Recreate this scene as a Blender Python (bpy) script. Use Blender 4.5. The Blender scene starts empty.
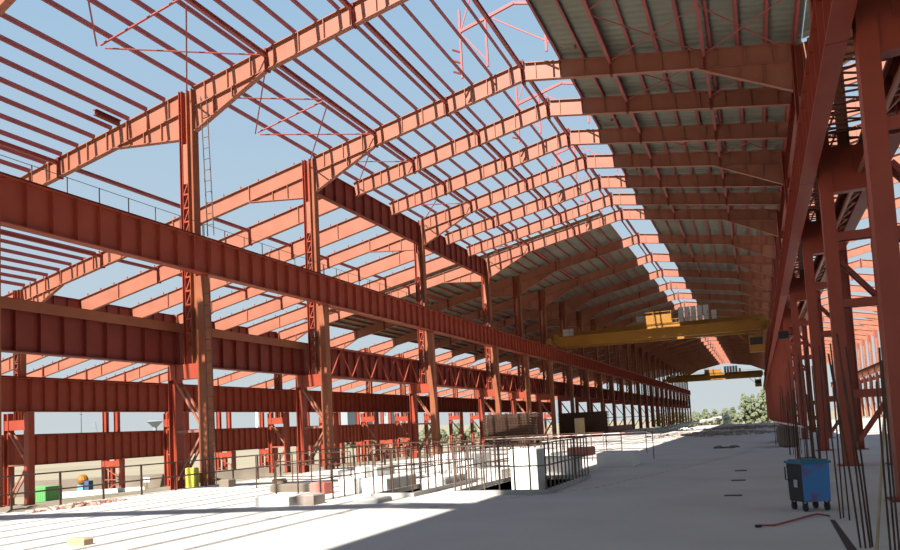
import bpy, math, random
from mathutils import Vector, Matrix
random.seed(7)
S = bpy.context.scene
COL = S.collection

# ------------------------------------------------------------------ mesh builder
class MB:
    def __init__(self, off=(0, 0, 0)):
        self.v = []; self.f = []; self.m = []; self.off = Vector(off)
    def add(self, vs, fs, mi=0):
        n = len(self.v)
        self.v += [tuple(Vector(p) - self.off) for p in vs]
        self.f += [tuple(i + n for i in f) for f in fs]
        self.m += [mi] * len(fs)
        return self
    def box(self, x0, x1, y0, y1, z0, z1, mi=0):
        if x0 > x1: x0, x1 = x1, x0
        if y0 > y1: y0, y1 = y1, y0
        if z0 > z1: z0, z1 = z1, z0
        return self.add([(x0, y0, z0), (x1, y0, z0), (x1, y1, z0), (x0, y1, z0), (x0, y0, z1), (x1, y0, z1), (x1, y1, z1), (x0, y1, z1)],
                        [(0, 3, 2, 1), (4, 5, 6, 7), (0, 1, 5, 4), (1, 2, 6, 5), (2, 3, 7, 6), (3, 0, 4, 7)], mi)
    def sweep(self, prof, p0, p1, up=(0, 0, 1), mi=0):
        """profile [(side, up)] (counter-clockwise) extruded from p0 to p1"""
        p0 = Vector(p0); p1 = Vector(p1); d = (p1 - p0).normalized(); u = Vector(up)
        s = d.cross(u)
        if s.length < 1e-4: u = Vector((0, 1, 0)); s = d.cross(u)
        s.normalize(); u = s.cross(d)
        n = len(prof); vs = [p0 + s * a + u * b for a, b in prof] + [p1 + s * a + u * b for a, b in prof]
        fs = [(i, (i + 1) % n, n + (i + 1) % n, n + i) for i in range(n)] + [tuple(range(n - 1, -1, -1)), tuple(range(n, 2 * n))]
        return self.add(vs, fs, mi)
    def bar(self, p0, p1, w, h=None, up=(0, 0, 1), mi=0):
        h = w if h is None else h
        return self.sweep([(-w / 2, -h / 2), (w / 2, -h / 2), (w / 2, h / 2), (-w / 2, h / 2)], p0, p1, up, mi)
    def ibeam(self, p0, p1, d, b, tw=.03, tf=.035, up=(0, 0, 1), mi=0):
        D = d / 2; B = b / 2; t = tw / 2
        pr = [(-B, -D), (B, -D), (B, -D + tf), (t, -D + tf), (t, D - tf), (B, D - tf), (B, D), (-B, D), (-B, D - tf), (-t, D - tf), (-t, -D + tf), (-B, -D + tf)]
        return self.sweep(pr, p0, p1, up, mi)
    def zed(self, p0, p1, h=.26, b=.1, t=.03, mi=0):
        H = h / 2
        pr = [(-t / 2, -H), (b, -H), (b, -H + t), (t / 2, -H + t), (t / 2, H), (-b, H), (-b, H - t), (-t / 2, H - t)]
        return self.sweep(pr, p0, p1, (0, 0, 1), mi)
    def cyl(self, p0, p1, r, n=8, r2=None, mi=0):
        r2 = r if r2 is None else r2
        p0 = Vector(p0); p1 = Vector(p1); d = (p1 - p0).normalized()
        a = Vector((1, 0, 0)) if abs(d.x) < .9 else Vector((0, 1, 0))
        s = d.cross(a).normalized(); u = s.cross(d)
        c = [(math.cos(2 * math.pi * i / n), math.sin(2 * math.pi * i / n)) for i in range(n)]
        vs = [p0 + s * a * r + u * b * r for a, b in c] + [p1 + s * a * r2 + u * b * r2 for a, b in c]
        fs = [(i, (i + 1) % n, n + (i + 1) % n, n + i) for i in range(n)] + [tuple(range(n - 1, -1, -1)), tuple(range(n, 2 * n))]
        return self.add(vs, fs, mi)
    def path(self, pts, r, n=6, mi=0):
        """one continuous tube through the points"""
        pts = [Vector(p) for p in pts]; vs = []; fs = []; k = len(pts)
        for i, p in enumerate(pts):
            d = (pts[min(i + 1, k - 1)] - pts[max(i - 1, 0)]).normalized()
            a = Vector((0, 0, 1)) if abs(d.z) < .9 else Vector((1, 0, 0))
            s = d.cross(a).normalized(); u = s.cross(d)
            vs += [p + s * math.cos(2 * math.pi * j / n) * r + u * math.sin(2 * math.pi * j / n) * r for j in range(n)]
        for i in range(k - 1):
            fs += [(i * n + j, i * n + (j + 1) % n, (i + 1) * n + (j + 1) % n, (i + 1) * n + j) for j in range(n)]
        fs += [tuple(range(n - 1, -1, -1)), tuple(range((k - 1) * n, k * n))]
        return self.add(vs, fs, mi)
    def plate(self, poly, y0, y1, mi=0):
        """polygon in x,z given a thickness in y"""
        n = len(poly); vs = [(x, y0, z) for x, z in poly] + [(x, y1, z) for x, z in poly]
        fs = [(i, (i + 1) % n, n + (i + 1) % n, n + i) for i in range(n)] + [tuple(range(n - 1, -1, -1)), tuple(range(n, 2 * n))]
        return self.add(vs, fs, mi)
    def blob(self, c, r, squash=1., rough=.25, sub=(8, 6), rnd=None, mi=0):
        rnd = rnd or random; c = Vector(c); nu, nv = sub; vs = []; fs = []
        for j in range(1, nv):
            th = math.pi * j / nv
            for i in range(nu):
                ph = 2 * math.pi * i / nu; q = r * (1 + rnd.uniform(-rough, rough))
                vs.append(c + Vector((q * math.sin(th) * math.cos(ph), q * math.sin(th) * math.sin(ph), q * math.cos(th) * squash)))
        t = len(vs); vs.append(c + Vector((0, 0, r * squash))); vs.append(c - Vector((0, 0, r * squash)))
        for j in range(nv - 2):
            fs += [(j * nu + i, (j + 1) * nu + i, (j + 1) * nu + (i + 1) % nu, j * nu + (i + 1) % nu) for i in range(nu)]
        fs += [(t, i, (i + 1) % nu) for i in range(nu)] + [(t + 1, (nv - 2) * nu + (i + 1) % nu, (nv - 2) * nu + i) for i in range(nu)]
        return self.add(vs, fs, mi)
    def mesh(self, name, mats):
        me = bpy.data.meshes.new(name); me.from_pydata(self.v, [], self.f)
        for m in (mats if isinstance(mats, (list, tuple)) else [mats]): me.materials.append(m)
        if any(self.m):
            me.polygons.foreach_set('material_index', self.m)
        me.update(); 
        return me

CACHE = {}
def cached(key, name, mats, fn):
    if key not in CACHE:
        mb = MB(); fn(mb); CACHE[key] = mb.mesh(name, mats)
    return CACHE[key]
def link(name, data, parent=None, loc=(0, 0, 0), rz=0.):
    o = bpy.data.objects.new(name, data); COL.objects.link(o)
    o.location = loc; o.rotation_euler = (0, 0, rz)
    if parent: o.parent = parent
    return o
def tag(o, label, cat, group=None, kind='thing'):
    o['label'] = label; o['category'] = cat; o['kind'] = kind
    if group: o['group'] = group
    return o
def thing(name, loc, label, cat, group=None, rz=0.):
    return tag(link(name, None, None, loc, rz), label, cat, group)
def struct(name, mb, mat, label=None):
    o = link(name, mb.mesh(name, mat)); o['kind'] = 'structure'
    if label: o['label'] = label
    return o
ORD = 'first second third fourth fifth sixth seventh eighth ninth tenth eleventh twelfth thirteenth fourteenth fifteenth sixteenth seventeenth eighteenth nineteenth twentieth'.split()
TENS = {20: 'twenty', 30: 'thirty'}
def nth(i):
    i += 1
    if i <= 20: return ORD[i - 1]
    if i == 30: return 'thirtieth'
    return TENS[i // 10 * 10] + '-' + ORD[i % 10 - 1]

# ------------------------------------------------------------------ materials
def mat(name, c, c2=None, rough=.6, scale=1.5, spec=.4, metal=0., bump=0., bscale=30., detail=6., lo=.35, hi=.7):
    m = bpy.data.materials.new(name); m.use_nodes = True; nt = m.node_tree; b = nt.nodes['Principled BSDF']
    b.inputs['Roughness'].default_value = rough; b.inputs['Metallic'].default_value = metal
    b.inputs['Specular IOR Level'].default_value = spec
    b.inputs['Base Color'].default_value = (*c, 1)
    if c2 or bump:
        g = nt.nodes.new('ShaderNodeNewGeometry')
    if c2:
        n = nt.nodes.new('ShaderNodeTexNoise'); n.inputs['Scale'].default_value = scale; n.inputs['Detail'].default_value = detail
        r = nt.nodes.new('ShaderNodeValToRGB'); r.color_ramp.elements[0].position = lo; r.color_ramp.elements[1].position = hi
        r.color_ramp.elements[0].color = (*c, 1); r.color_ramp.elements[1].color = (*c2, 1)
        nt.links.new(g.outputs['Position'], n.inputs['Vector']); nt.links.new(n.outputs['Fac'], r.inputs['Fac']); nt.links.new(r.outputs['Color'], b.inputs['Base Color'])
    if bump:
        n2 = nt.nodes.new('ShaderNodeTexNoise'); n2.inputs['Scale'].default_value = bscale; n2.inputs['Detail'].default_value = 5
        bp = nt.nodes.new('ShaderNodeBump'); bp.inputs['Strength'].default_value = bump; bp.inputs['Distance'].default_value = .05
        nt.links.new(g.outputs['Position'], n2.inputs['Vector']); nt.links.new(n2.outputs['Fac'], bp.inputs['Height']); nt.links.new(bp.outputs['Normal'], b.inputs['Normal'])
    return m
M = {}
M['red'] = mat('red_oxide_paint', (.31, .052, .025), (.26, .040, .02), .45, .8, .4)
M['raft'] = mat('orange_red_paint', (.325, .122, .076), (.28, .10, .06), .45, .7, .4)
M['purlin'] = mat('maroon_primer', (.36, .085, .08), (.30, .068, .064), .55, 1.2, .4)
M['brown'] = mat('brown_orange_paint', (.27, .085, .036), (.22, .06, .026), .55, .9, .4)
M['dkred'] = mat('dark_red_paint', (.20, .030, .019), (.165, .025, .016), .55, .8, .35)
M['sheet'] = mat('roof_sheet', (.23, .235, .185), (.185, .19, .15), .6, .4, .3)
M['conc'] = mat('floor_concrete', (.57, .53, .485), (.50, .46, .42), .9, .35, .2, bump=.15, bscale=6.)
M['block'] = mat('plinth_concrete', (.62, .61, .57), (.54, .53, .50), .9, 1.5, .2, bump=.2, bscale=12.)
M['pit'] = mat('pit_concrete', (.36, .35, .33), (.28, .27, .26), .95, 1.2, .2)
M['sand'] = mat('sandy_ground', (.30, .255, .18), (.23, .20, .14), 1., .02, .1, detail=8.)
M['earth'] = mat('dark_earth', (.16, .13, .10), (.23, .19, .15), 1., .3, .1)
M['rebar'] = mat('rusty_rebar', (.06, .035, .025), (.11, .055, .035), .8, 4., .2)
M['rail'] = mat('dark_steel_tube', (.07, .055, .05), (.14, .08, .055), .7, 2., .3)
M['iron'] = mat('black_iron', (.03, .028, .027), None, .6)
M['yellow'] = mat('crane_yellow', (.30, .135, .012), (.26, .11, .01), .5, .5, .4)
M['grey'] = mat('cabinet_grey', (.36, .37, .36), None, .55)
M['blue'] = mat('bin_blue', (.045, .17, .40), (.17, .05, .07), .55, 3.2, .4, lo=.52, hi=.72)
M['teal'] = mat('bin_lid_teal', (.02, .13, .20), None, .5)
M['black'] = mat('black_plastic', (.018, .018, .02), None, .6)
M['white'] = mat('white_paint', (.75, .76, .74), None, .6)
M['green'] = mat('green_paint', (.09, .30, .09), (.12, .34, .12), .6, .5, .3)
M['pgreen'] = mat('pale_green_paint', (.25, .55, .32), None, .6)
M['olive'] = mat('yellow_green_panel', (.50, .48, .06), None, .6)
M['wood'] = mat('timber', (.40, .30, .19), (.32, .23, .14), .8, 3., .2)
M['bark'] = mat('bark', (.12, .09, .06), None, .9)
M['leaf'] = mat('tree_leaf', (.10, .12, .07), (.15, .17, .10), .9, .15, .1)
M['leaf2'] = mat('tree_leaf_hazed', (.13, .145, .09), (.18, .195, .125), .9, .15, .1)  # both leaf greens are paler and greyer: distance haze put into the colour
M['tape'] = mat('red_white_tape', (.72, .68, .66), (.62, .30, .28), .6, 2.5, .3, lo=.48, hi=.52)
M['rubble'] = mat('rubble', (.33, .29, .26), (.22, .16, .13), .95, .8, .1)
M['brick'] = mat('brick_debris', (.42, .20, .15), (.45, .38, .32), .95, 1.6, .1)
M['haze'] = mat('distance_haze_grey', (.24, .27, .29), None, .9)  # grey-blue of the horizon structures is distance haze mixed into their colour
M['wire'] = mat('dark_wire', (.06, .03, .03), None, .6)
M['redcable'] = mat('red_cable', (.30, .04, .03), None, .6)

# ------------------------------------------------------------------ layout (metres; y runs along the hall away from the camera)
Y0 = 31.7
def Y(k): return Y0 + 6 * k
XR0 = -11.95; ZR = 24.35; SL = .205; SRT = .160
XA = -27.55; XRC = 3.45; XB = -56.0; XC = -84.1
def zt(x): return ZR - SL * (XR0 - x) if x <= XR0 else ZR - SRT * (x - XR0)
FR = [-10, -8, -6, -4, -2, 0, 2, 3, 4, 5, 6, 7, 8] + list(range(10, 51, 2))
CK = [-2, 0, 2, 5, 8] + list(range(10, 51, 2))
DEP = 1.1
def fidx(k): return FR.index(k)

# ------------------------------------------------------------------ ground and floor
def gz(x, y):
    pts = [(-3200, 30), (-2000, 32), (-1500, 26), (-1100, 8), (-700, -3), (-150, -4.9), (-88, -4.8), (-82, -4.75), (-55, -2.4), (-31, -.6), (-24, -.55), (45, -.6), (120, -1), (600, -3), (3000, -3)]
    z = pts[-1][1]
    for (a, za), (b, zb) in zip(pts, pts[1:]):
        if a <= x <= b: z = za + (zb - za) * (x - a) / (b - a); break
    if x < -700: z = -3 + (z + 3) * max(0, min(1, (y - 300) / 500)) * (.75 + .25 * math.sin(y * .004 + x * .003))
    if y > 172 and x > -120:
        t = min(1, (y - 172) / 14); z = min(z, z * (1 - t) - 4. * t)
    return z
xs = [-3200, -2600, -2000, -1700, -1500, -1300, -1100, -900, -700, -450, -250, -150, -120, -100, -88, -70, -55, -42, -31, -27.5, -24.6, -24.3, 5, 45, 120, 300, 600, 1500, 3000]
ys = [-150, -60, 0, 50, 100, 150, 165, 172, 179, 186, 220, 300, 400, 500, 650, 800, 1000, 1300, 1700, 2300, 3200]
mb = MB(); vs = [(x, y, gz(x, y) - (.25 if -24.4 < x < 50 and y < 172 else 0)) for y in ys for x in xs]; nx = len(xs)
mb.add(vs, [(j * nx + i, j * nx + i + 1, (j + 1) * nx + i + 1, (j + 1) * nx + i) for j in range(len(ys) - 1) for i in range(nx - 1)])
struct('ground', mb, M['sand'], 'sandy open ground sloping away beyond the concrete floor')

PITS = [(-9.05, -6.2, 22.4, 28.25), (-11.75, -10.5, 22.0, 27.5), (-2.9, -1.6, 50.2, 52.6)]
mb = MB()
gx = sorted({-24.3, 48.} | {p[0] for p in PITS} | {p[1] for p in PITS}); gy = sorted({-60., 166.} | {p[2] for p in PITS} | {p[3] for p in PITS})
nx = len(gx)
vs = [(x, y, 0) for y in gy for x in gx] + [(x, y, -.5) for y in gy for x in gx]; n1 = len(gx) * len(gy); fs = []
solid = lambda i, j: 0 <= i < nx - 1 and 0 <= j < len(gy) - 1 and not any(p[0] <= (gx[i] + gx[i + 1]) / 2 <= p[1] and p[2] <= (gy[j] + gy[j + 1]) / 2 <= p[3] for p in PITS)
for j in range(len(gy) - 1):
    for i in range(nx - 1):
        if not solid(i, j): continue
        a, b, c, d = j * nx + i, j * nx + i + 1, (j + 1) * nx + i + 1, (j + 1) * nx + i
        fs += [(a, b, c, d), (n1 + d, n1 + c, n1 + b, n1 + a)]
        if not solid(i, j - 1): fs.append((a, n1 + a, n1 + b, b))
        if not solid(i + 1, j): fs.append((b, n1 + b, n1 + c, c))
        if not solid(i, j + 1): fs.append((c, n1 + c, n1 + d, d))
        if not solid(i - 1, j): fs.append((d, n1 + d, n1 + a, a))
mb.add(vs, fs)
struct('floor', mb, M['conc'], 'dusty concrete floor slab of the hall')
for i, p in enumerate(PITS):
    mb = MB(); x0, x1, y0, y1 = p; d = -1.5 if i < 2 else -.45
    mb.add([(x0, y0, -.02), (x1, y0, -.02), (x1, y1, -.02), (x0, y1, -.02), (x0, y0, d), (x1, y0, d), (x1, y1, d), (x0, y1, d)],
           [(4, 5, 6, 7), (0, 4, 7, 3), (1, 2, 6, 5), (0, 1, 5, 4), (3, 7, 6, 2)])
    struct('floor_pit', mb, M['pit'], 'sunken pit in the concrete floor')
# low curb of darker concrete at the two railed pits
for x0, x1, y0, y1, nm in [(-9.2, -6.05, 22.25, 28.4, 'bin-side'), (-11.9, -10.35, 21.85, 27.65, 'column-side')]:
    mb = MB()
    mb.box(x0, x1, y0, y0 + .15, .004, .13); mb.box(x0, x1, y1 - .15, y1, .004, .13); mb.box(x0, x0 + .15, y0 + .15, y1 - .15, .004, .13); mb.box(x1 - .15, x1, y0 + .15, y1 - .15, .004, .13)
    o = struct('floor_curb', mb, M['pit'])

# ------------------------------------------------------------------ roof sheeting (structure)
def sheet(name, x0, x1, k0, k1, label, zf=None):
    zf = zf or zt
    mb = MB(); n = max(2, int((Y(k1) - Y(k0)) / 1.0)); h = .31
    vs = []; fs = []
    ya, yb = Y(k0) - .4, Y(k1) + .4
    for j in range(n + 1):
        y = ya + (yb - ya) * j / n
        for x in (x0, x1): vs += [(x, y, zf(x) + h), (x, y, zf(x) + h + .06)]
    for j in range(n):
        a = j * 4; b = a + 4
        fs += [(a, a + 2, b + 2, b), (a + 1, b + 1, b + 3, a + 3), (a, b, b + 1, a + 1), (a + 2, a + 3, b + 3, b + 2)]
    fs += [(0, 1, 3, 2), (n * 4, n * 4 + 2, n * 4 + 3, n * 4 + 1)]
    mb.add(vs, fs); o = struct(name, mb, M['sheet'], label)
    return o
def sheetmat():
    m = M['sheet']; nt = m.node_tree; b = nt.nodes['Principled BSDF']
    g = nt.nodes.new('ShaderNodeNewGeometry'); s = nt.nodes.new('ShaderNodeSeparateXYZ'); a = nt.nodes.new('ShaderNodeMath'); a.operation = 'MULTIPLY'; a.inputs[1].default_value = 2 * math.pi / .6
    sn = nt.nodes.new('ShaderNodeMath'); sn.operation = 'SINE'; bp = nt.nodes.new('ShaderNodeBump'); bp.inputs['Strength'].default_value = .5; bp.inputs['Distance'].default_value = .04
    nt.links.new(g.outputs['Position'], s.inputs[0]); nt.links.new(s.outputs['Y'], a.inputs[0]); nt.links.new(a.outputs[0], sn.inputs[0]); nt.links.new(sn.outputs[0], bp.inputs['Height']); nt.links.new(bp.outputs[0], b.inputs['Normal'])
sheetmat()
sheet('roof_sheeting', -9.7, 3.6, -14, 50, 'grey metal roof sheeting over the bin-side slope of the hall')
sheet('roof_sheeting', -27.6, -14.1, 8, 50, 'grey metal roof sheeting over the far pit-side slope of the hall')
sheet('roof_sheeting', -51.6, -27.6, 8, 50, 'grey metal roof sheeting over the far end of the aisle')

# ------------------------------------------------------------------ rafters
def arm_fn(x0, x1, dep, bf, stiff, zf, splices=(), pins=False):
    def fn(mb):
        mb.ibeam((x0, 0, zf(x0) - dep / 2), (x1, 0, zf(x1) - dep / 2), dep, bf, .03, .04)
        n = int(abs(x1 - x0) / stiff)
        for i in range(1, n + 1):
            x = x0 + (x1 - x0) * (i - .5) / n
            mb.box(x - .02, x + .02, -bf / 2 + .01, bf / 2 - .01, zf(x) - dep + .03, zf(x) - .03)
    return fn
def splice_fn(x, dep, bf, zf, big):
    def fn(mb):
        e = .16 if big else .07
        for s in (-1, 1):
            xx = x + s * (.06 if big else .035)
            mb.box(xx - .028, xx + .028, -bf / 2 - e / 2, bf / 2 + e / 2, zf(xx) - dep - e, zf(xx) + (e if big else 0))
        if big:
            for zz in (.2, .5, .8): 
                for yy in (-.1, .1): mb.cyl((x - .14, yy, zf(x) - dep * zz), (x + .14, yy, zf(x) - dep * zz), .03, 6)
    return fn
def haunch_fn(xc, x1, drop, dep, bf, zf):
    def fn(mb):
        zb = lambda x: zf(x) - dep - .002
        mb.plate([(xc, zb(xc)), (xc, zb(xc) - drop), (x1, zb(x1) - .05), (x1, zb(x1))], -.015, .015)
        mb.bar((xc, 0, zb(xc) - drop), (x1, 0, zb(x1) - .03), bf, .04)
        for t in (.28, .55):
            x = xc + (x1 - xc) * t; mb.box(x - .02, x + .02, -bf / 2 + .01, bf / 2 - .01, zb(x) - drop * (1 - t) + .02, zb(x))
    return fn
BF = .32
def rafter(k):
    colf = k in CK or k < -2
    i = fidx(k)
    xl = XA + .5 if colf else XA + .22
    xr = XRC - .5 if colf else XRC - .22
    t = thing('roof_rafter', (XR0, Y(k), 20), f'gable rafter over the main hall, {nth(i - 4)} frame from the camera' if i >= 4 else f'gable rafter behind the camera, {nth(3 - i)} back', 'rafter', 'rafters over the main hall')
    q = (XR0, 0, 20)
    def part(nm, key, fn, m=M['raft']):
        kk = (key, colf)
        if kk not in CACHE:
            mb = MB(q); fn(mb); CACHE[kk] = mb.mesh(nm, m)
        return link(nm, CACHE[kk], t)
    part('sloping_beam', 'ral', arm_fn(xl, XR0 - .1, DEP, BF, 1.45, zt))
    part('sloping_beam', 'rar', arm_fn(xr, XR0 + .1, DEP, BF, 1.45, zt))
    part('ridge_plate', 'rsp', splice_fn(XR0, DEP, BF, zt, True), M['dkred'])
    for x in (-22.3, -17.1, -6.6, -1.4): part('splice_plate', 'sp%g' % x, splice_fn(x, DEP, BF, zt, False), M['dkred'])
    if colf:
        part('haunch', 'hl', haunch_fn(xl, xl + 4.6, 1.35, DEP, BF, zt)); part('haunch', 'hr', haunch_fn(xr, xr - 4.7, 1.55, DEP, BF, zt))
for k in FR: rafter(k)

def aisle_rafter(k, row):
    """rafters of the lower aisles, falling away from the hall"""
    colf = k in CK or k < -2
    if row == 'ab': xa, xb, ki = XA, XB, 'ab'
    elif row == 'bc': xa, xb, ki = XB, XC, 'bc'
    e = .5 if colf else .22
    x0, x1 = xa - e, xb + e
    lab = {'ab': 'orange rafter over the first open aisle, {} frame from the camera', 'bc': 'orange rafter over the outer aisle, {} frame from the camera'}[row].format(nth(fidx(k) - 3))
    t = thing('aisle_rafter', ((xa + xb) / 2, Y(k), zt(xb) - 1), lab, 'rafter', {'ab': 'rafters over the first aisle', 'bc': 'rafters over the outer aisle'}[row])
    q = ((xa + xb) / 2, 0, zt(xb) - 1)
    def part(nm, key, fn, m=M['raft']):
        kk = (ki, key, colf, dense, dlow)
        if kk not in CACHE:
            mb = MB(q); fn(mb); CACHE[kk] = mb.mesh(nm, m)
        return link(nm, CACHE[kk], t)
    xm1, xm2 = xa - 9.6, xa - 19.2
    dense = colf and k < 2 and row == 'ab'; dlow = dense or (k == 2 and row == 'ab')
    dd = DEP + (.05 if colf else .3)
    part('sloping_beam', 'a', arm_fn(x0, xm1 + .02, dd, BF, 1.5 if dense else 4.7, zt)); part('sloping_beam', 'b', arm_fn(xm1 - .02, xm2 + .02, dd, BF, 1.5 if dlow else 4.7, zt)); part('sloping_beam', 'c', arm_fn(xm2 - .02, x1, dd, BF, 1.5 if dlow else 4.7, zt))
    for x in (xm1, xm2): part('splice_plate', 's%g' % x, splice_fn(x, dd, BF, zt, False), M['dkred'])
    if colf:
        part('haunch', 'h0', haunch_fn(x0, x0 - 4.6, 1.4, dd, BF, zt)); part('haunch', 'h1', haunch_fn(x1, x1 + 4.4, 1.4, dd, BF, zt))
    if k >= 2 or row == 'bc':
        def pins(mb):
            n = int(abs(x1 - x0) / 1.5)
            for i in range(n):
                x = x0 + (x1 - x0) * (i + .5) / n; mb.box(x - .03, x + .03, -.05, .05, zt(x) - .005, zt(x) + .26)
        pn = part('purlin_cleat', 'pins', pins, M['purlin']); pn['kind'] = 'stuff'
for k in [x for x in FR if -4 <= x <= 40]: aisle_rafter(k, 'ab')
for k in [x for x in FR if 0 <= x <= 42]: aisle_rafter(k, 'bc')

# neighbouring bay beyond the bin-side columns: open frames rising to their own ridge
XS = 28.
XM = 15.8
def zs(x): return zt(XRC) + SL * (x - XRC) if x < XM else zt(XRC) + SL * (XM - XRC) - SL * (x - XM)
def side_rafter(k):
    t = thing('side_bay_rafter', (XM, Y(k), 20), f'orange rafter of the open bay beyond the bin-side columns, {nth(fidx(k) - 4)} from the camera', 'rafter', 'rafters of the bay beyond the bin')
    q = (XM, 0, 20); e = .5 if k in CK else .22
    def part(nm, key, fn, m=M['raft']):
        kk = ('sb', key, e)
        if kk not in CACHE:
            mb = MB(q); fn(mb); CACHE[kk] = mb.mesh(nm, m)
        return link(nm, CACHE[kk], t)
    part('sloping_beam', 'a', arm_fn(XRC + e, XM - .1, DEP, BF, 1.5, zs)); part('sloping_beam', 'b', arm_fn(XS - .5, XM + .1, DEP, BF, 1.5, zs))
    part('ridge_plate', 'r', splice_fn(XM, DEP, BF, zs, True), M['dkred'])
    if k in CK: part('haunch', 'h', haunch_fn(XRC + e, XRC + 5.2, 1.4, DEP, BF, zs)); part('haunch', 'h2', haunch_fn(XS - .5, XS - 5, 1.4, DEP, BF, zs))
for k in [x for x in FR if 0 <= x <= 50]: side_rafter(k)
sheet('roof_sheeting', 3.65, XM - .1, -14, 2, 'grey metal roof sheeting over the start of the side bay', zs)
sheet('roof_sheeting', XM, 28.4, -14, 2, 'grey metal roof sheeting over the outer slope of the side bay', zs)

# ------------------------------------------------------------------ columns
def hcol(mb, x0, x1, yh, z0, z1, t=.04):
    """column shaft: flanges facing -x and +x, web between, one closed profile"""
    xm = (x0 + x1) / 2; D = (x1 - x0) / 2
    pr = [(-D, -yh), (-D + t, -yh), (-D + t, -t / 2), (D - t, -t / 2), (D - t, -yh), (D, -yh), (D, yh), (D - t, yh), (D - t, t / 2), (-D + t, t / 2), (-D + t, yh), (-D, yh)]
    n = len(pr); vs = [(xm + a, b, z0) for a, b in pr] + [(xm + a, b, z1) for a, b in pr]
    mb.add(vs, [(i, (i + 1) % n, n + (i + 1) % n, n + i) for i in range(n)] + [tuple(range(n - 1, -1, -1)), tuple(range(n, 2 * n))])
def boxcol(mb, x0, x1, yh, z0, z1):
    mb.box(x0, x1, -yh, yh, z0, z1)
def column(name, k, xc, d_in, zbase, ztop, zin, zout, zsh, label, group, m_in, flip=1, up_w=.45, lacing=True, key='', twin=False):
    """laced two-leg column. d_in: offsets of legs from xc. flip=1: inner (hall) leg on +x"""
    t = thing(name, (xc, Y(k), zbase), label, 'column', group)
    s = flip
    def part(nm, kk, fn, m, par=t):
        kx = (key, nm, kk)
        if kx not in CACHE:
            mb = MB((0, 0, zbase)); fn(mb); CACHE[kx] = mb.mesh(nm, m)
        return link(nm, CACHE[kx], par)
    xi0, xi1, xo0, xo1 = d_in
    def leg_in(mb): boxcol(mb, min(s * xi0, s * xi1), max(s * xi0, s * xi1), .28, zbase + .04, zin)
    def leg_out(mb): hcol(mb, min(s * xo0, s * xo1), max(s * xo0, s * xo1), .28, zbase + .04, zout)
    a = part('crane_leg', 'i', leg_in, m_in); b = part('crane_leg', 'o', leg_out, M['red'])
    for nm, kk, c in (('base_plate', 'i', s * (xi0 + xi1) / 2), ('base_plate', 'o', s * (xo0 + xo1) / 2)):
        part(nm, kk, lambda mb: mb.box(c - .4, c + .4, -.42, .42, zbase, zbase + .04), M['dkred'], a if kk == 'i' else b)
    def upper(mb):
        if twin: hcol(mb, -1.4, -.7, .25, zsh + .3, ztop); return
        hcol(mb, -up_w, -up_w + .2, .25, zsh + .3, ztop, .03)
    up = part('roof_shaft', 'u', upper, M['red'] if key == 'A' else m_in)
    if twin:
        part('roof_shaft', 'u2', lambda mb: hcol(mb, .7, 1.4, .25, zsh + .3, ztop), m_in); part('middle_leg', 'm', lambda mb: hcol(mb, -.35, .35, .28, zbase + .04, zsh - .5), m_in)
    if not twin:
        part('roof_shaft', 'u2', lambda mb: hcol(mb, .08, up_w, .25, zsh + .3, ztop, .03), M['brown'])
        part('panel_plate', 'pp', lambda mb: mb.box(-up_w + .21, .07, -.2, -.17, ztop - 5.2, ztop - 3.0), M['raft'], up)
        part('head_plate', 'hp', lambda mb: mb.box(-up_w + .21, .07, .05, .09, ztop - 2.9, ztop - .05), M['red'], up)
        def batt(mb):
            z = zsh + 1.2; j = 0
            while z < ztop - 5.4:
                for yy in (-.2, .2): mb.bar((-up_w + .2, yy, z), (.08, yy, z), .05, .09); mb.bar((-up_w + .2, yy, z), (.08, yy, z + .7), .04, .06)
                z += .75
        part('lacing', 'bt', batt, M['red'], up)['kind'] = 'stuff'
    xo = s * xo0; xi = s * xi1
    part('shoulder_beam', 's', lambda mb: mb.box(min(s * xo0, s * xi0), max(s * xo0, s * xi0), -.22, .22, zsh - .5, zsh + (.3 if key != 'R' else 1.2)), M['red'])
    if lacing and key == 'R':
        for yy in (-.2, .2):
            part('lacing_bar', 'd1%g' % yy, lambda mb: mb.bar((-.25, yy, 7.7), (.95, yy, 6.15), .11, .14), M['dkred'])
            part('lacing_bar', 'd2%g' % yy, lambda mb: mb.bar((-.65, yy, .15), (.95, yy, 2.4), .11, .14), M['red'])
            for z in (2.65, 6.05, 8.6): part('lacing_strut', 'h%g%g' % (z, yy), lambda mb: mb.bar((-.25, yy, z), (.92, yy, z), .1, .3), M['red'])
    elif lacing:
        xa, xb = s * max(xo0, xo1) + 0, s * min(xi0, xi1) - 0
        if s < 0: xa, xb = -max(xo0, xo1), -min(xi0, xi1)
        H = zsh - .5 - zbase
        for yy in (-.2, .2):
            part('lacing_bar', 'd1%g' % yy, lambda mb: mb.bar((xa, yy, zbase + H * .97), (xb, yy, zbase + H * .60), .11, .11), M['raft'])
            part('lacing_bar', 'd2%g' % yy, lambda mb: mb.bar((xb, yy, zbase + H * .47), (xa, yy, zbase + H * .10), .11, .11), M['raft'])
            part('lacing_strut', 'h%g' % yy, lambda mb: mb.bar((xa, yy, zbase + H * .53), (xb, yy, zbase + H * .53), .13, .13), M['raft'])
    return t
PB_TOP = 12.73; PB_BOT = 10.83
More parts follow.
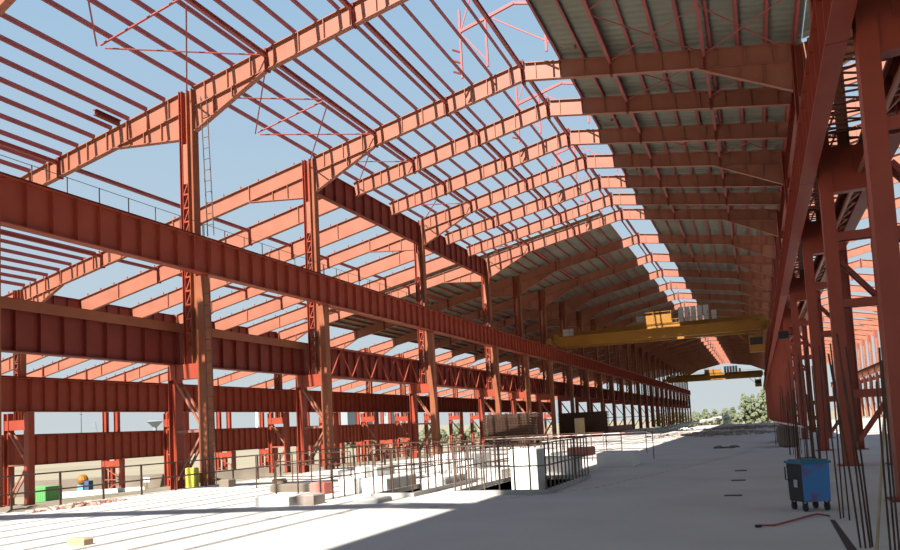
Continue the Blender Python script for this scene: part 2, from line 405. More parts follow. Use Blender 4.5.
for i, k in enumerate(CK):
    # pit-side row of the hall
    column('laced_column', k, XA, (.45, .95, -1.55, -1.05), -.5, zt(XA) - .02, PB_BOT - .02, 6.15, 5.9, f'tall laced steel column in the pit-side row of the hall, {nth(i)} from the camera', 'pit-side hall columns', M['brown'], key='A')
    # bin-side row
    column('laced_column', k, XRC, (.25, .70, -1.35, -.9), 0, zt(XRC) - .02, PB_TOP - .05, PB_BOT - .02, 10.8, f'tall laced steel column in the bin-side row of the hall, {nth(i)} from the camera', 'bin-side hall columns', M['red'], flip=-1, key='R')
for i, k in enumerate([x for x in CK if 0 <= x <= 30]):
    column('laced_column', k, XB, (.75, 1.3, -1.6, -1.05), -2.4, zt(XB) - .02, 5.1, 5.1, 4.2, f'laced column on the outer edge of the first open aisle, {nth(i)} along that row', 'first aisle outer columns', M['red'], key='B')
for i, k in enumerate([x for x in CK if 2 <= x <= 24]):
    column('laced_column', k, XC, (1.5, 2.1, -1.7, -1.1), -4.75, zt(XC) - .02, .1, .1, -.4, f'laced column in the outermost row by the field, {nth(i)} along that row', 'outermost columns', M['red'], key='C', twin=True)
for i, k in enumerate([x for x in CK if 12 <= x <= 50]):
    column('laced_column', k, XS, (.35, .85, -1.4, -.9), -.55, zs(XS) - .02, 10.6, 10.6, 9.6, f'laced column in the far row of the open bay beyond the bin, {nth(i)} along', 'far columns of the side bay', M['raft'], flip=-1, key='S')

# ------------------------------------------------------------------ crane girders
def girder(k0, k1, x, zb, ztp, bf, rib, label, group, m, face=1, rail=True, extra=None, key='', plank=None):
    L = Y(k1) - Y(k0) - .04
    t = thing('crane_girder', (x, Y(k0) + .02, zb), label, 'girder', group); D = ztp - zb
    kk = (key, round(L, 2))
    def body(mb):
        mb.ibeam((0, 0, D / 2), (0, L, D / 2), D, bf, .04, .05)
    def ribs(mb):
        n = max(1, round(L / rib))
        for i in range(n + 1):
            y = min(max(L * i / n, .03), L - .03)
            mb.box(.02, bf / 2 - .03, y - .02, y + .02, .05, D - .05); mb.box(-bf / 2 + .03, -.02, y - .02, y + .02, .05, D - .05)
    link('plate_beam', cached((kk, 'b'), 'plate_beam', m, lambda mb: (body(mb), ribs(mb))), t)
    if rail: link('crane_rail', cached((kk, 'r'), 'crane_rail', M['dkred'], lambda mb: mb.ibeam((0, 0, D + .08), (0, L, D + .08), .15, .11, .04, .04)), t)
    if plank: link('walkway_plate', cached((kk, 'w'), 'walkway_plate', M['brown'], lambda mb: (mb.box(plank[0], plank[1], 0, L, D + .005, D + .045), mb.box(plank[1] - .05, plank[1], 0, L, D - .42, D + .005))), t)
    if extra: extra(t, L, D, kk)
    return t
def brake_truss(x0, x1, zf, st=1.5):
    """horizontal lattice beside the girder"""
    def ex(t, L, D, kk):
        def fn(mb):
            z = zf(D)
            mb.bar((x1, 0, z), (x1, L, z), .12, .14)
            n = max(2, round(L / st))
            for i in range(n):
                a, b = L * i / n, L * (i + 1) / n
                mb.bar((x0, a + .02, z), (x1, b - .02, z), .06, .06); mb.bar((x0, b - .03, z), (x1, b - .03, z), .06, .06)
        link('brake_truss', cached((kk, 'bt'), 'brake_truss', M['raft'], fn), t)
    return ex
def bays(lo, hi): 
    ks = [k for k in ([-4] + CK) if lo <= k <= hi]
    return list(zip(ks, ks[1:]))
for i, (a, b) in enumerate(bays(-4, 50)):
    girder(a, b, -26.5, PB_BOT, PB_TOP, .5, 1.2, f'deep ribbed crane girder on the pit-side columns of the hall, {nth(i)} bay from the camera', 'pit-side crane girders', M['red'], key='ga', extra=brake_truss(-.27, -.6, lambda D: .12) if a >= 2 else None)
    def lat(t, L, D, kk):
        def fn(mb):
            n = max(2, round(L / 3))
            for j in range(n):
                y0, y1 = L * j / n, L * (j + 1) / n; mb.bar((.5, y0, .1), (.5, (y0 + y1) / 2, D - .1), .07, .07); mb.bar((.5, (y0 + y1) / 2, D - .1), (.5, y1, .1), .07, .07)
            mb.bar((.5, 0, .05), (.5, L, .05), .1, .1); mb.bar((.5, 0, D - .05), (.5, L, D - .05), .1, .1)
        link('side_truss', cached((kk, 'st'), 'side_truss', M['red'], fn), t)
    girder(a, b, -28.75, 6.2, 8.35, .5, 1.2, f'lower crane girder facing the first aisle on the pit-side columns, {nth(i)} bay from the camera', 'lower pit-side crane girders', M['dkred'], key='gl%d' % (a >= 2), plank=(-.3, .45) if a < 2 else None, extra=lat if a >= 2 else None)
    girder(a, b, 2.35, PB_BOT, PB_TOP, .5, 1.5, f'deep crane girder along the bin-side columns, facing the hall, {nth(i)} bay from the camera', 'bin-side crane girders', M['red'], key='gr', extra=brake_truss(.27, 2.1, lambda D: D - .1, 1.0))
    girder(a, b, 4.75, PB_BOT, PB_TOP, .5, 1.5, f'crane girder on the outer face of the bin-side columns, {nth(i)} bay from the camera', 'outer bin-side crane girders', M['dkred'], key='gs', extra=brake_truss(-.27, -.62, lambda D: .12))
for i, (a, b) in enumerate(bays(0, 30)):
    girder(a, b, -54.95, 5.13, 7.86, .6, 1.3, f'ribbed crane girder on the outer columns of the first aisle, {nth(i)} bay along', 'first aisle crane girders', M['red'], key='gb')
for i, (a, b) in enumerate(bays(2, 24)):
    girder(a, b, -82.2, .12, 3.75, .6, 1.5, f'ribbed girder low on the outermost columns by the field, {nth(i)} bay along', 'outermost girders', M['red'], key='gc')
girder(0, 2, -82.2, .12, 3.75, .6, 1.5, 'ribbed girder end bay low in the outermost row, at the frame edge', 'outermost girders', M['red'], key='gc')
girder(-2, 0, -54.95, 5.13, 7.86, .6, 1.3, 'ribbed crane girder end bay of the outer aisle row, at the frame edge', 'first aisle crane girders', M['red'], key='gb')

for i, (a, b) in enumerate(bays(12, 50)):
    girder(a, b, 27.0, 10.62, 12.5, .5, 2, f'sunlit crane girder on the far columns of the side bay, {nth(i)} bay along', 'side bay far girders', M['raft'], key='gss')
# jack girders that carry the rafters between wide-spaced columns
def jack(a, b, x, label):
    L = Y(b) - Y(a) - .54; D = 1.95; z = zt(x) - (.3 if x != XB else 0.) - D
    t = thing('jack_girder', (x, Y(a) + .27, z), label, 'girder', 'jack girders under the rafters')
    def fn(mb):
        mb.ibeam((0, 0, D / 2), (0, L, D / 2), D, .4, .03, .045)
        n = round(L / 1.5)
        for i in range(n + 1):
            y = min(max(L * i / n, .03), L - .03); mb.box(.02, .18, y - .02, y + .02, .05, D - .05); mb.box(-.18, -.02, y - .02, y + .02, .05, D - .05)
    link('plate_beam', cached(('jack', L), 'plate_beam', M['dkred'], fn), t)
    for yy in (.02, L - .02): link('end_plate', cached(('jackend',), 'end_plate', M['dkred'], lambda mb: mb.box(-.22, .22, -.015, .015, -.1, D + .1)), t, (0, yy, 0))
for x, nm in ((XA, 'pit-side columns'), (XRC, 'bin-side columns'), (XB, 'outer columns of the first aisle')):
    jack(2, 5, x, f'dark plate girder carrying rafters between the {nm}, nearer span'); jack(5, 8, x, f'dark plate girder carrying rafters between the {nm}, farther span')

# ------------------------------------------------------------------ purlins
def pl_mesh(L, h=.28, b=.11): return cached(('pl', round(L, 2), h), 'purlin', M['purlin'], lambda mb: mb.zed((0, 0, 0), (0, L, 0), h, b, .035))
REST = MB()
def purlins(xsn, k0, k1, lab, group, indiv=True, h=.28):
    L = Y(k1) - Y(k0) - .02
    for i, x in enumerate(xsn):
        z = zt(x) + h / 2 + .005
        if indiv:
            o = link('purlin', pl_mesh(L, h), None, (x, Y(k0) + .01, z)); tag(o, lab.format(nth(i)), 'purlin', group)
        else: REST.zed((x, Y(k0) + .01, z), (x, Y(k1) - .01, z), h, .11, .035)
LX = [-27.1 + 1.31 * i for i in range(12)]      # hall, pit-side slope
RX = [3.2 - 1.42 * i for i in range(10)]        # hall, bin-side slope
AX = [-29.1 - 1.31 * i for i in range(21)]      # first aisle
for a, b in zip(FR, FR[1:]):
    bay = nth(fidx(a) - 4) + ' bay' if a >= -2 else nth(3 - fidx(a)) + ' bay behind'
    purlins(LX, a, b, 'maroon purlin on the pit-side hall slope, {} row up, ' + bay, 'purlins over the pit-side slope', a < 10)
    purlins(RX, a, b, 'purlin under the bin-side roof sheeting, {} row up, ' + bay, 'purlins under the bin-side sheeting', -4 <= a < 10)
    if -4 <= a < 0:
        purlins(AX, a, b, 'maroon purlin over the first open aisle, {} row down, ' + bay, 'purlins over the first aisle')
    elif a == 0: purlins(AX[12:], a, b, 'maroon purlin over the outer part of the first aisle, {} row down, ' + bay, 'purlins over the first aisle')
    elif 8 <= a: purlins(AX[:18], a, b, '', '', False)
o = link('far_purlins', REST.mesh('far_purlins', M['purlin'])); tag(o, 'dark purlins under the far roof sheeting deep in the hall', 'purlins', None, 'stuff')

# longitudinal tie beams under the purlins
def ties(x, dz, k0, k1, lab, group, pair=True):
    L = Y(k1) - Y(k0) - .36
    o = link('tie_beam', cached(('tie', round(L, 2), pair), 'tie_beam', M['purlin'], lambda mb: mb.ibeam((0, 0, 0), (0, L, 0), .24, .18, .04, .04)), None, (x, Y(k0) + .18, zt(x) - dz)); tag(o, lab, 'tie beam', group)
for a, b in zip(FR, FR[1:]):
    if not -2 <= a <= 12: continue
    for j, x in enumerate((-22.3, -17.1, -11.95, -6.6, -1.4)):
        ties(x, .35, a, b, f'tie beam between hall rafters, {nth(j)} line across from the pit side, {nth(fidx(a) - 4)} bay', 'tie beams over the hall')
    if a <= 8:
        for j, x in enumerate((-37.2, -46.8)): ties(x, .3, a, b, f'tie beam between first aisle rafters, {nth(j)} line down, {nth(fidx(a) - 4)} bay', 'tie beams over the first aisle')

# rod bracing in the roof plane
def brace(p, q, r, lab, group, m=M['purlin']):
    p = Vector(p); q = Vector(q); mb = MB(p); mb.cyl(p, q, r, 6)
    tag(link('brace_rod', mb.mesh('brace_rod', m), None, p), lab, 'brace', group)
def on(x, k, dz): return (x, Y(k), zt(x) - dz)
for a, hb, lb in ((-2, 0, 'first'), (-1, 1, 'first'), (0, 0, 'second'), (1, 1, 'second')):
    e = ('near half', 'far half')[hb]
    brace(on(-27.4, a + .04, .3), on(-22.5, a + .96, .3), .04, f'thin brace rod by the pit-side eave, {e} of the {lb} bay, rising away', 'roof brace rods')
    brace(on(-27.4, a + .96, .4), on(-22.5, a + .04, .4), .04, f'thin brace rod by the pit-side eave, {e} of the {lb} bay, falling away', 'roof brace rods')
for xa, xb, where in ((-26.9, -22.5, 'by the pit-side eave'), (-6.6, -1.4, 'low under the bin-side sheeting'), (-1.4, 2.6, 'by the bin-side eave')):
    for a, b in ((0, 1), (1, 2), (2, 3), (4, 5), (7, 8)):
        if a < 2 and xa < -20: continue
        brace(on(xa, a + .05, .3), on(xb, b - .05, .3), .035, f'thin roof brace rod {where}, rising, reaching {nth(b)} step', 'roof brace rods')
        brace(on(xa, b - .05, .38), on(xb, a + .05, .38), .035, f'thin roof brace rod {where}, falling, reaching {nth(b)} step', 'roof brace rods')
for a, lb in ((-1, 'first'), (1, 'second')):
    brace(on(-27.4, a, .25), on(-22.7, a, .25), .055, f'pipe strut across the open slope by the eave, middle of the {lb} bay', 'roof pipe struts')

# ridge monitor frames standing on the open ridge
def monitor(k, lab):
    t = thing('ridge_frame', (XR0, Y(k) - 1.2, ZR), lab, 'roof frame', 'ridge frames'); q = (XR0, 0, ZR)
    def part(nm, fn):
        mb = MB(q); fn(mb); return link(nm, mb.mesh(nm, M['purlin']), t)
    top = lambda x: 27.65 - .26 * abs(x - XR0)
    for x in (-15.5, -13.8, -10.1, -8.4): part('post', lambda mb: mb.bar((x, 0, zt(x) + .1), (x, 0, top(x) + (1.4 if x == -15.5 else 0)), .12))
    part('monitor_rafter', lambda mb: mb.bar((-15.5, 0, top(-15.5)), (XR0, 0, top(XR0)), .14, .18)); part('monitor_rafter', lambda mb: mb.bar((-8.4, 0, top(-8.4)), (XR0, 0, top(XR0)), .14, .18))
    part('diagonal', lambda mb: mb.bar((-13.6, .05, top(-13.6)), (-9.2, .05, zt(-9.2) + .3), .07)); part('diagonal', lambda mb: mb.bar((-15.4, .05, top(-15.5) - .2), (-13.8, .05, zt(-13.8) + .5), .07))
    part('diagonal', lambda mb: mb.bar((-15.5, .05, top(-15.5)), (-14.6, .05, top(-14.6) + 2.2), .06))
    for z in (.4, 1.1, 1.8): part('step_rung', lambda mb: mb.bar((-15.9, -.5, zt(-15.5) + z), (-15.5, .1, zt(-15.5) + z), .09))
for k, lab in ((2, 'bare ridge ventilator frame in the open roof above the pit'), (4, 'bare ridge ventilator frame second along the open ridge'), (6, 'bare ridge ventilator frame third along the open ridge'), (8, 'bare ridge ventilator frame at the start of the sheeted roof')): monitor(k, lab)

# ------------------------------------------------------------------ safety railings on the crane girder
def girder_rail(a, b, i):
    L = Y(b) - Y(a) - .1
    t = thing('safety_line', (-26.72, Y(a) + .05, PB_TOP), f'thin safety line on posts along the top of the pit-side crane girder, {nth(i)} bay', 'safety line', 'safety lines on the crane girder')
    n = round(L / 1.6)
    pm = cached(('slp',), 'post', M['rail'], lambda mb: mb.bar((0, 0, 0), (0, 0, .95), .035))
    for j in range(n + 1): link('post', pm, t, (0, L * j / n, 0))
    for z in (.93,): link('line', cached(('sll', L, z), 'line', M['rail'], lambda mb: mb.bar((0, 0, z), (0, L, z), .022)), t)
for i, (a, b) in enumerate(bays(-2, 12)): girder_rail(a, b, i)

# access ladder on the first pit-side column
def ladder(x, y, z0, z1, lab, lean=0.):
    t = thing('access_ladder', (x, y, z0), lab, 'ladder'); H = z1 - z0
    for s in (-.2, .2): 
        mb = MB(); mb.bar((s, 0, 0), (s + lean, 0, H), .04); link('stile', mb.mesh('stile', M['rail']), t)
    n = int(H / .6); mb = MB(); mb.bar((-.2, 0, 0), (.2, 0, 0), .03); rm = mb.mesh('rung', M['rail'])
    for i in range(1, n): link('rung', rm, t, (lean * i * .6 / H, 0, i * .6))
ladder(-26.15, Y0 - .1, 12.9, 20.6, 'dark thin ladder hanging beside the upper part of the ladder-hung brown column', -.25)
ladder(-26.15, Y0 - .42, -.45, 10.7, 'dark long ladder standing against the leg of the brown column', -.1)
ladder(XB + .2, Y(2) - .5, 8.1, 14.2, 'pale ladder on the first visible outer aisle column', .2)

# ------------------------------------------------------------------ overhead cranes
def crane(y, zr, scale, labs, cab=True, m=M['yellow']):
    t = thing('overhead_crane', (XR0, y, zr), labs, 'crane', 'overhead cranes')
    def part(nm, fn, mm=m, par=t):
        mb = MB((XR0, 0, zr)); fn(mb); return link(nm, mb.mesh(nm, mm), par)
    xl, xr = -26.5, 2.35
    for j, yy in enumerate((0, 3.6)):
        g = part('bridge_girder', lambda mb: (mb.plate([(xl + .6, zr + .35), (xl + 1.2, zr - .2), (xr - 1.2, zr - .2), (xr - .6, zr + .35), (xr - .6, zr + 1.55), (xl + .6, zr + 1.55)], yy - .35, yy + .35), mb.box(xl + .8, xr - .8, yy - .45, yy + .45, zr + 1.55, zr + 1.6)))
        part('trolley_rail', lambda mb: mb.bar((xl + 1, yy, zr + 1.66), (xr - 1, yy, zr + 1.66), .08, .1), M['iron'], g)
    # walkway with handrail on the camera side
    part('walkway', lambda mb: mb.box(xl + 1.5, xr - 1.5, -1.3, -.36, zr + 1.0, zr + 1.06))
    n = 18
    for i in range(n + 1):
        x = xl + 1.6 + (xr - xl - 3.2) * i / n; part('handrail_post', lambda mb: mb.bar((x, -1.28, zr + 1.06), (x, -1.28, zr + 2.05), .05))
    for z in (2.05, 1.55): part('handrail', lambda mb: mb.bar((xl + 1.6, -1.28, zr + z), (xr - 1.6, -1.28, zr + z), .05))
    for x in (xl, xr):
        e = part('end_carriage', lambda mb: mb.box(x - .35 if x < 0 else x - .35, x + .35, -1.4, 5.0, zr + .16, zr + .9))
        for yy in (-.8, 4.4): part('wheel', lambda mb: mb.cyl((x - .08, yy, zr + .28), (x + .08, yy, zr + .28), .27, 14), M['iron'], e)
    # trolley
    tr = part('trolley', lambda mb: (mb.box(-14.6, -9.8, -.6, 4.2, zr + 1.72, zr + 2.0)))
    part('hoist_drum', lambda mb: mb.cyl((-14.0, 1.8, zr + 2.45), (-10.4, 1.8, zr + 2.45), .42, 16), M['iron'], tr)
    part('motor_cover', lambda mb: mb.box(-14.5, -13.4, .1, 1.2, zr + 2.0, zr + 3.0), M['grey'], tr)
    part('hoist_cover', lambda mb: mb.box(-13.3, -9.9, -.5, 1.2, zr + 2.0, zr + 2.9), m, tr)
    part('trolley_rail_guard', lambda mb: mb.bar((-14.6, -.6, zr + 3.25), (-9.8, -.6, zr + 3.25), .07), m, tr)
    for x in (-14.5, -12.2, -9.9): part('guard_post', lambda mb: mb.bar((x, -.6, zr + 2.0), (x, -.6, zr + 3.25), .06), m, tr)
    for i in range(5):
        x = -8.9 + i * .78; c = part('control_cabinet', lambda mb: mb.box(x, x + .62, -1.15, -.5, zr + 1.62, zr + 3.5), M['grey'])
        part('cabinet_handle', lambda mb: mb.box(x + .5, x + .54, -1.19, -1.15, zr + 2.4, zr + 2.7), M['iron'], c)
    part('small_cabinet', lambda mb: mb.box(-4.8, -4.2, -1.15, -.6, zr + 1.62, zr + 2.7), M['grey'])
    part('junction_box', lambda mb: mb.box(xl + 2.1, xl + 3.5, -1.2, -.5, zr + 1.1, zr + 2.0), M['grey'])
    if cab:
        c = part('operator_cab', lambda mb: mb.box(-.6, 1.2, -1.3, .4, zr - 3.1, zr - 1.0), m)
        part('cab_window', lambda mb: mb.box(-.45, 1.05, -1.34, -1.302, zr - 2.2, zr - 1.3), M['black'], c)
        for a, b in (((-.5, zr - 1.0), (-.5, zr + .3)), ((1.1, zr - 1.0), (1.1, zr + .3)), ((-2.6, zr + .1), (-.6, zr - 1.9))):
            part('cab_hanger', lambda mb: mb.bar((a[0], -.4, a[1]), (b[0], -.4, b[1]), .12), m, c)
        part('cab_stair', lambda mb: (mb.bar((1.0, -1.1, zr - 1.0), (1.9, -1.1, zr + 1.0), .1), mb.bar((.6, -1.1, zr - 1.0), (1.5, -1.1, zr + 1.0), .1)), m, c)
crane(103.3, 12.9, 1, 'yellow overhead travelling crane spanning the hall under the sheeted roof')
crane(240, 12.9, 1, 'distant dark overhead crane before the bright far opening', True)

# lamp / speaker box on the bin-side row
o = MB(); o.box(-.35, .35, -.3, .3, 0, .55)
t = thing('floodlight', (2.1, 62, 7.6), 'black floodlight box on a bracket by the bin-side columns', 'light')
link('lamp_housing', o.mesh('lamp_housing', M['black']), t); mb = MB(); mb.bar((.3, 0, .3), (.75, 0, .3), .09); link('bracket', mb.mesh('bracket', M['iron']), t)

# ------------------------------------------------------------------ guard railings round the pits
def railing(name, pts, h, lab, group, spacing, m, r=.022, z0=0, nr=3, closed=False, lines=None):
    c = pts[0]; t = thing(name, (c[0], c[1], z0), lab, 'railing', group)
    seg = list(zip(pts, pts[1:])) + ([(pts[-1], pts[0])] if closed else [])
    pm = cached((name, 'post', h, r, m.name), 'post', m, lambda mb: mb.bar((0, 0, 0), (0, 0, h), 2 * r))
    for a, b in seg:
        A = Vector((*a, 0)); B = Vector((*b, 0)); L = (B - A).length; n = max(1, round(L / spacing))
        for i in range(n + (0 if closed else 1)):
            p = A + (B - A) * i / n
            if not closed and i == n and b != pts[-1]: continue
            link('post', pm, t, (p.x - c[0], p.y - c[1], 0))
        for j in range(nr):
            z = h * (j + 1) / nr if not lines else lines[j]
            mb = MB((c[0], c[1], 0)); mb.bar((a[0], a[1], z), (b[0], b[1], z), 1.8 * r); link('rail', mb.mesh('rail', m), t)
    return t
railing('guard_railing', [(-9.12, 22.33), (-6.13, 22.33), (-6.13, 28.32), (-9.12, 28.32)], 1.42, 'dark bar railing around the pit with the tall white block', 'pit railings', .5, M['rail'], .02, .13, 2, True, (.72, 1.40))
railing('guard_railing', [(-11.82, 21.93), (-10.43, 21.93), (-10.43, 27.57), (-11.82, 27.57)], 1.42, 'thin rusty railing around the narrow pit beside the low plinths', 'pit railings', .62, M['rebar'], .018, .13, 2, True, (.75, 1.40))
railing('guard_railing', [(-14.9, 20.9), (-13.2, 20.9), (-13.2, 25.4)], 1.35, 'rusty bar railing standing by the broken slab pieces', 'pit railings', .75, M['rebar'], .018, 0, 2, False, (.7, 1.3))
railing('guard_railing', [(-19.8, 26.4), (-15.0, 26.0)], 1.4, 'rusty bar railing between the plinths and the slab edge', 'pit railings', .9, M['rebar'], .018, 0, 3)
railing('guard_railing', [(-19.5, 33.5), (-8.5, 33.0)], 1.5, 'long rusty railing crossing behind the white plinths', 'pit railings', .75, M['rebar'], .02, 0, 3)
railing('guard_railing', [(-18.0, 40.5), (-6.8, 40.0)], 1.5, 'long rusty railing farther back beyond the plinths', 'pit railings', .8, M['rebar'], .02, 0, 3)
railing('guard_railing', [(-24.1, 14.5), (-24.1, 54)], 1.25, 'long dark tube railing along the edge of the floor slab', 'edge railings', 1.95, M['rail'], .03, 0, 2, False, (.6, 1.22))
# warning tape on thin posts
t = thing('warning_tape', (-9.5, 44, 0), 'red and white warning tape strung behind the pits', 'tape')
for i, (x, y) in enumerate(((-16.5, 44), (-12.5, 45), (-9, 46.5), (-6.5, 47), (-5.2, 40))):
    mb = MB((-9.5, 44, 0)); mb.bar((x, y, 0), (x, y, 1.45), .04); link('post', mb.mesh('post', M['rail']), t)
pts = [(-16.5, 44), (-12.5, 45), (-9, 46.5), (-6.5, 47), (-5.2, 40)]
mb = MB((-9.5, 44, 0))
for a, b in zip(pts, pts[1:]): mb.bar((*a, 1.3), (*b, 1.3), .012, .05)
link('tape', mb.mesh('tape', M['tape']), t)

# ------------------------------------------------------------------ concrete plinths and blocks
def block(name, x0, x1, y0, y1, z0, z1, lab, group=None, m=M['block'], rz=0, step=None, cat='concrete block'):
    cx, cy = (x0 + x1) / 2, (y0 + y1) / 2; mb = MB((cx, cy, z0)); b = .04
    vs = []
    for z, i in ((z0, 0), (z1 - b, 0), (z1, b)):
        vs += [(x0 + i, y0 + i, z), (x1 - i, y0 + i, z), (x1 - i, y1 - i, z), (x0 + i, y1 - i, z)]
    fs = [(3, 2, 1, 0), (8, 9, 10, 11)]
    for r in (0, 4): fs += [(r + i, r + (i + 1) % 4, r + 4 + (i + 1) % 4, r + 4 + i) for i in range(4)]
    mb.add(vs, fs)
    if step: 
        a0, a1, b0, b1, zz = step; mb.box(a0, a1, b0, b1, z1 - .005, zz)
    o = link(name, mb.mesh(name, m), None, (cx, cy, z0), rz); return tag(o, lab, cat, group)
block('concrete_plinth', -8.75, -7.72, 27.0, 28.0, -1.49, 1.22, 'tall white concrete block standing in the railed pit', 'plinths')
block('concrete_plinth', -8.9, -8.3, 24.6, 25.6, -1.49, -.3, 'small white block sunk in the pit before the tall white block', 'plinths')
block('concrete_plinth', -14.0, -12.1, 23.4, 25.8, 0, .5, 'long low white plinth behind the narrow pit', 'plinths', step=(-13.9, -13.0, 24.4, 25.6, .85))
block('concrete_plinth', -12.2, -9.6, 28.4, 31, 0, .42, 'low white plinth straight behind the narrow rusty railing', 'plinths', step=(-12.0, -11.0, 29, 30.4, .8))
block('concrete_plinth', -17.4, -15.6, 29.0, 31, 0, .5, 'square white plinth closest to the slab edge', 'plinths')
block('concrete_plinth', -9.3, -7.3, 30.5, 32.4, 0, .7, 'square white plinth behind the railed pit', 'plinths')
block('concrete_plinth', -7.0, -5.4, 34.3, 36.4, 0, .65, 'white plinth farthest toward the bin side, in the shade edge', 'plinths')
block('concrete_plinth', -15.5, -13.2, 35.2, 37.6, 0, .8, 'white plinth between the two long back railings', 'plinths')
block('concrete_plinth', -11.8, -9.6, 36, 38.6, 0, .7, 'second white plinth between the two long back railings', 'plinths')
block('concrete_plinth', -11.6, -10.65, 25.2, 27.3, -1.49, .35, 'white block sunk in the narrow railed pit', 'plinths')
block('concrete_slab_piece', -14.7, -13.45, 19.5, 20.3, 0, .3, 'loose white slab piece in front of the broken slabs', 'slab pieces')
block('concrete_slab_piece', -13.3, -12.7, 19.7, 20.35, 0, .32, 'brown stained slab piece beside the loose white one', 'slab pieces', M['rubble'])
block('concrete_slab_piece', -11.5, -10.65, 20.0, 20.9, 0, .14, 'flat grey slab piece before the narrow pit', 'slab pieces', M['pit'])
block('timber_block', -14.1, -13.6, 12.1, 12.35, 0, .16, 'small timber block on the sunlit floor in front', 'slab pieces', M['wood'], cat='timber')
block('red_crate', -15.1, -14.5, 23.2, 23.8, 0, .42, 'pinkish red crate on the floor left of the narrow pit'.replace(' left of', ' before'), None, mat('pink_red', (.55, .17, .14), None, .7), cat='crate')
block('red_crate', -7.6, -6.6, 31.2, 32.2, .7, 1.05, 'faded red crate on the plinth behind the railed pit', None, mat('faded_red', (.48, .16, .11), None, .7), cat='crate')
block('dark_pallet', -17.6, -15.3, 24.3, 24.9, 0, .3, 'dark timber beam lying by the thin railing', None, M['earth'], cat='timber')
block('stone_block', -22.4, -21.9, 27.2, 27.7, 0, .35, 'dark stone block on the white floor near the slab edge', None, M['earth'], cat='block')
block('stone_block', -20.6, -20.0, 28.6, 28.9, 0, .22, 'flat dark block on the white floor beyond the stone block', None, M['earth'], cat='block')

# stacks of rebar cages behind the pits
def cage(x0, x1, y0, y1, h, lab, nx, nz):
    t = thing('rebar_cage', ((x0 + x1) / 2, y0, 0), lab, 'rebar cage', 'rebar cages'); q = ((x0 + x1) / 2, y0, 0)
    for yy in [y0 + (y1 - y0) * u / 6 for u in range(7)]:
        mb = MB(q)
        for i in range(nx + 1):
            x = x0 + (x1 - x0) * i / nx; mb.bar((x, yy, 0), (x, yy, h), .10)
        for j in range(nz + 1):
            z = .05 + (h - .1) * j / nz; mb.bar((x0 - .3, yy, z), (x1 + .3, yy, z), .10)
        link('bar_mesh', mb.mesh('bar_mesh', M['rebar']), t)
    mb = MB(q)
    for i in range(0, nx + 1, 3):
        for j in range(nz + 1):
            x = x0 + (x1 - x0) * i / nx; z = .05 + (h - .1) * j / nz; mb.bar((x, y0, z), (x, y1, z), .06)
    link('tie_bars', mb.mesh('tie_bars', M['rebar']), t)
cage(-25.0, -20.6, 70, 73, 3.2, 'dense rusty rebar cage standing beyond the pits by the slab edge', 16, 12)
cage(-29.5 + 3.5, -20.0, 104, 107, 3.4, 'dark rebar cage farther away under the sheeted roof', 22, 16)
block('timber_board', -23.3, -22.0, 101, 101.3, 0, 2.6, 'tan timber panel leaning before the farther dark rebar cage', None, M['wood'], cat='panel')

# ------------------------------------------------------------------ bin, cable, bars on the bin side
t = thing('wheeled_bin', (.86, 17.95, 0), 'blue wheeled site bin with a black side standing on the shaded floor', 'bin', None, math.radians(27))
mb = MB(); w, d = .31, .30
mb.add([(-w * .95, -d * .95, .2), (w * .95, -d * .95, .2), (w * .95, d * .95, .2), (-w * .95, d * .95, .2), (-w, -d, 1.0), (w, -d, 1.0), (w, d, 1.0), (-w, d, 1.0)],
       [(3, 2, 1, 0), (4, 5, 6, 7), (0, 1, 5, 4), (1, 2, 6, 5), (2, 3, 7, 6)], 0)
mb.add([(-w * .95, d * .95, .2), (-w * .95, -d * .95, .2), (-w, -d, 1.0), (-w, d, 1.0)], [(0, 1, 2, 3)], 1)
bd = link('body', mb.mesh('body', [M['blue'], M['black']]), t)
mb = MB(); mb.box(-w - .03, w + .03, -d - .03, d + .03, 1.0, 1.05); mb.box(-w + .03, w - .03, -d + .03, d - .03, 1.05, 1.08)
ld = link('lid', mb.mesh('lid', M['teal']), t); mb = MB(); mb.path([(-.2, -.1, 1.075), (-.2, -.1, 1.12), (.15, -.1, 1.12), (.15, -.1, 1.075)], .012); link('lid_handle', mb.mesh('lid_handle', M['black']), ld)
mb = MB(); mb.path([(-w - .005, .2, .94), (-w - .09, .2, .92), (-w - .09, .2, .66), (-w - .005, .2, .64)], .014); link('push_handle', mb.mesh('push_handle', M['black']), t)
mb = MB(); mb.box(-w - .016, -w - .002, -.12, .02, .5, .66); link('latch_plate', mb.mesh('latch_plate', M['grey']), t)
for sx in (-1, 1):
    for sy in (-1, 1):
        mb = MB(); mb.cyl((sx * .24 - .025, sy * .22, .085), (sx * .24 + .025, sy * .22, .085), .085, 16); c = link('caster', mb.mesh('caster', M['black']), t)
        mb = MB(); mb.bar((sx * .24 + .04, sy * .22, .08), (sx * .24 + .04, sy * .22, .21), .02, .05); mb.bar((sx * .24 - .04, sy * .22, .08), (sx * .24 - .04, sy * .22, .21), .02, .05); link('caster_fork', mb.mesh('caster_fork', M['iron']), c)
mb = MB((0, 16, 0)); mb.path([(-.16, 15.25, .03), (-.1, 15.32, .03), (.1, 15.4, .025), (.3, 15.8, .025), (.5, 16.2, .025), (.75, 16.75, .025), (.92, 17.0, .03), (1.05, 16.9, .025), (1.12, 16.75, .025)], .018)
tag(link('floor_cable', mb.mesh('floor_cable', M['redcable']), None, (0, 16, 0)), 'thin red cable curling on the floor before the blue bin', 'cable')
mb = MB((-.16, 15.25, 0)); mb.bar((-.22, 15.2, .03), (-.14, 15.27, .03), .06, .05)
tag(link('cable_plug', mb.mesh('cable_plug', M['black']), None, (-.16, 15.25, 0)), 'black plug on the end of the red floor cable', 'plug')

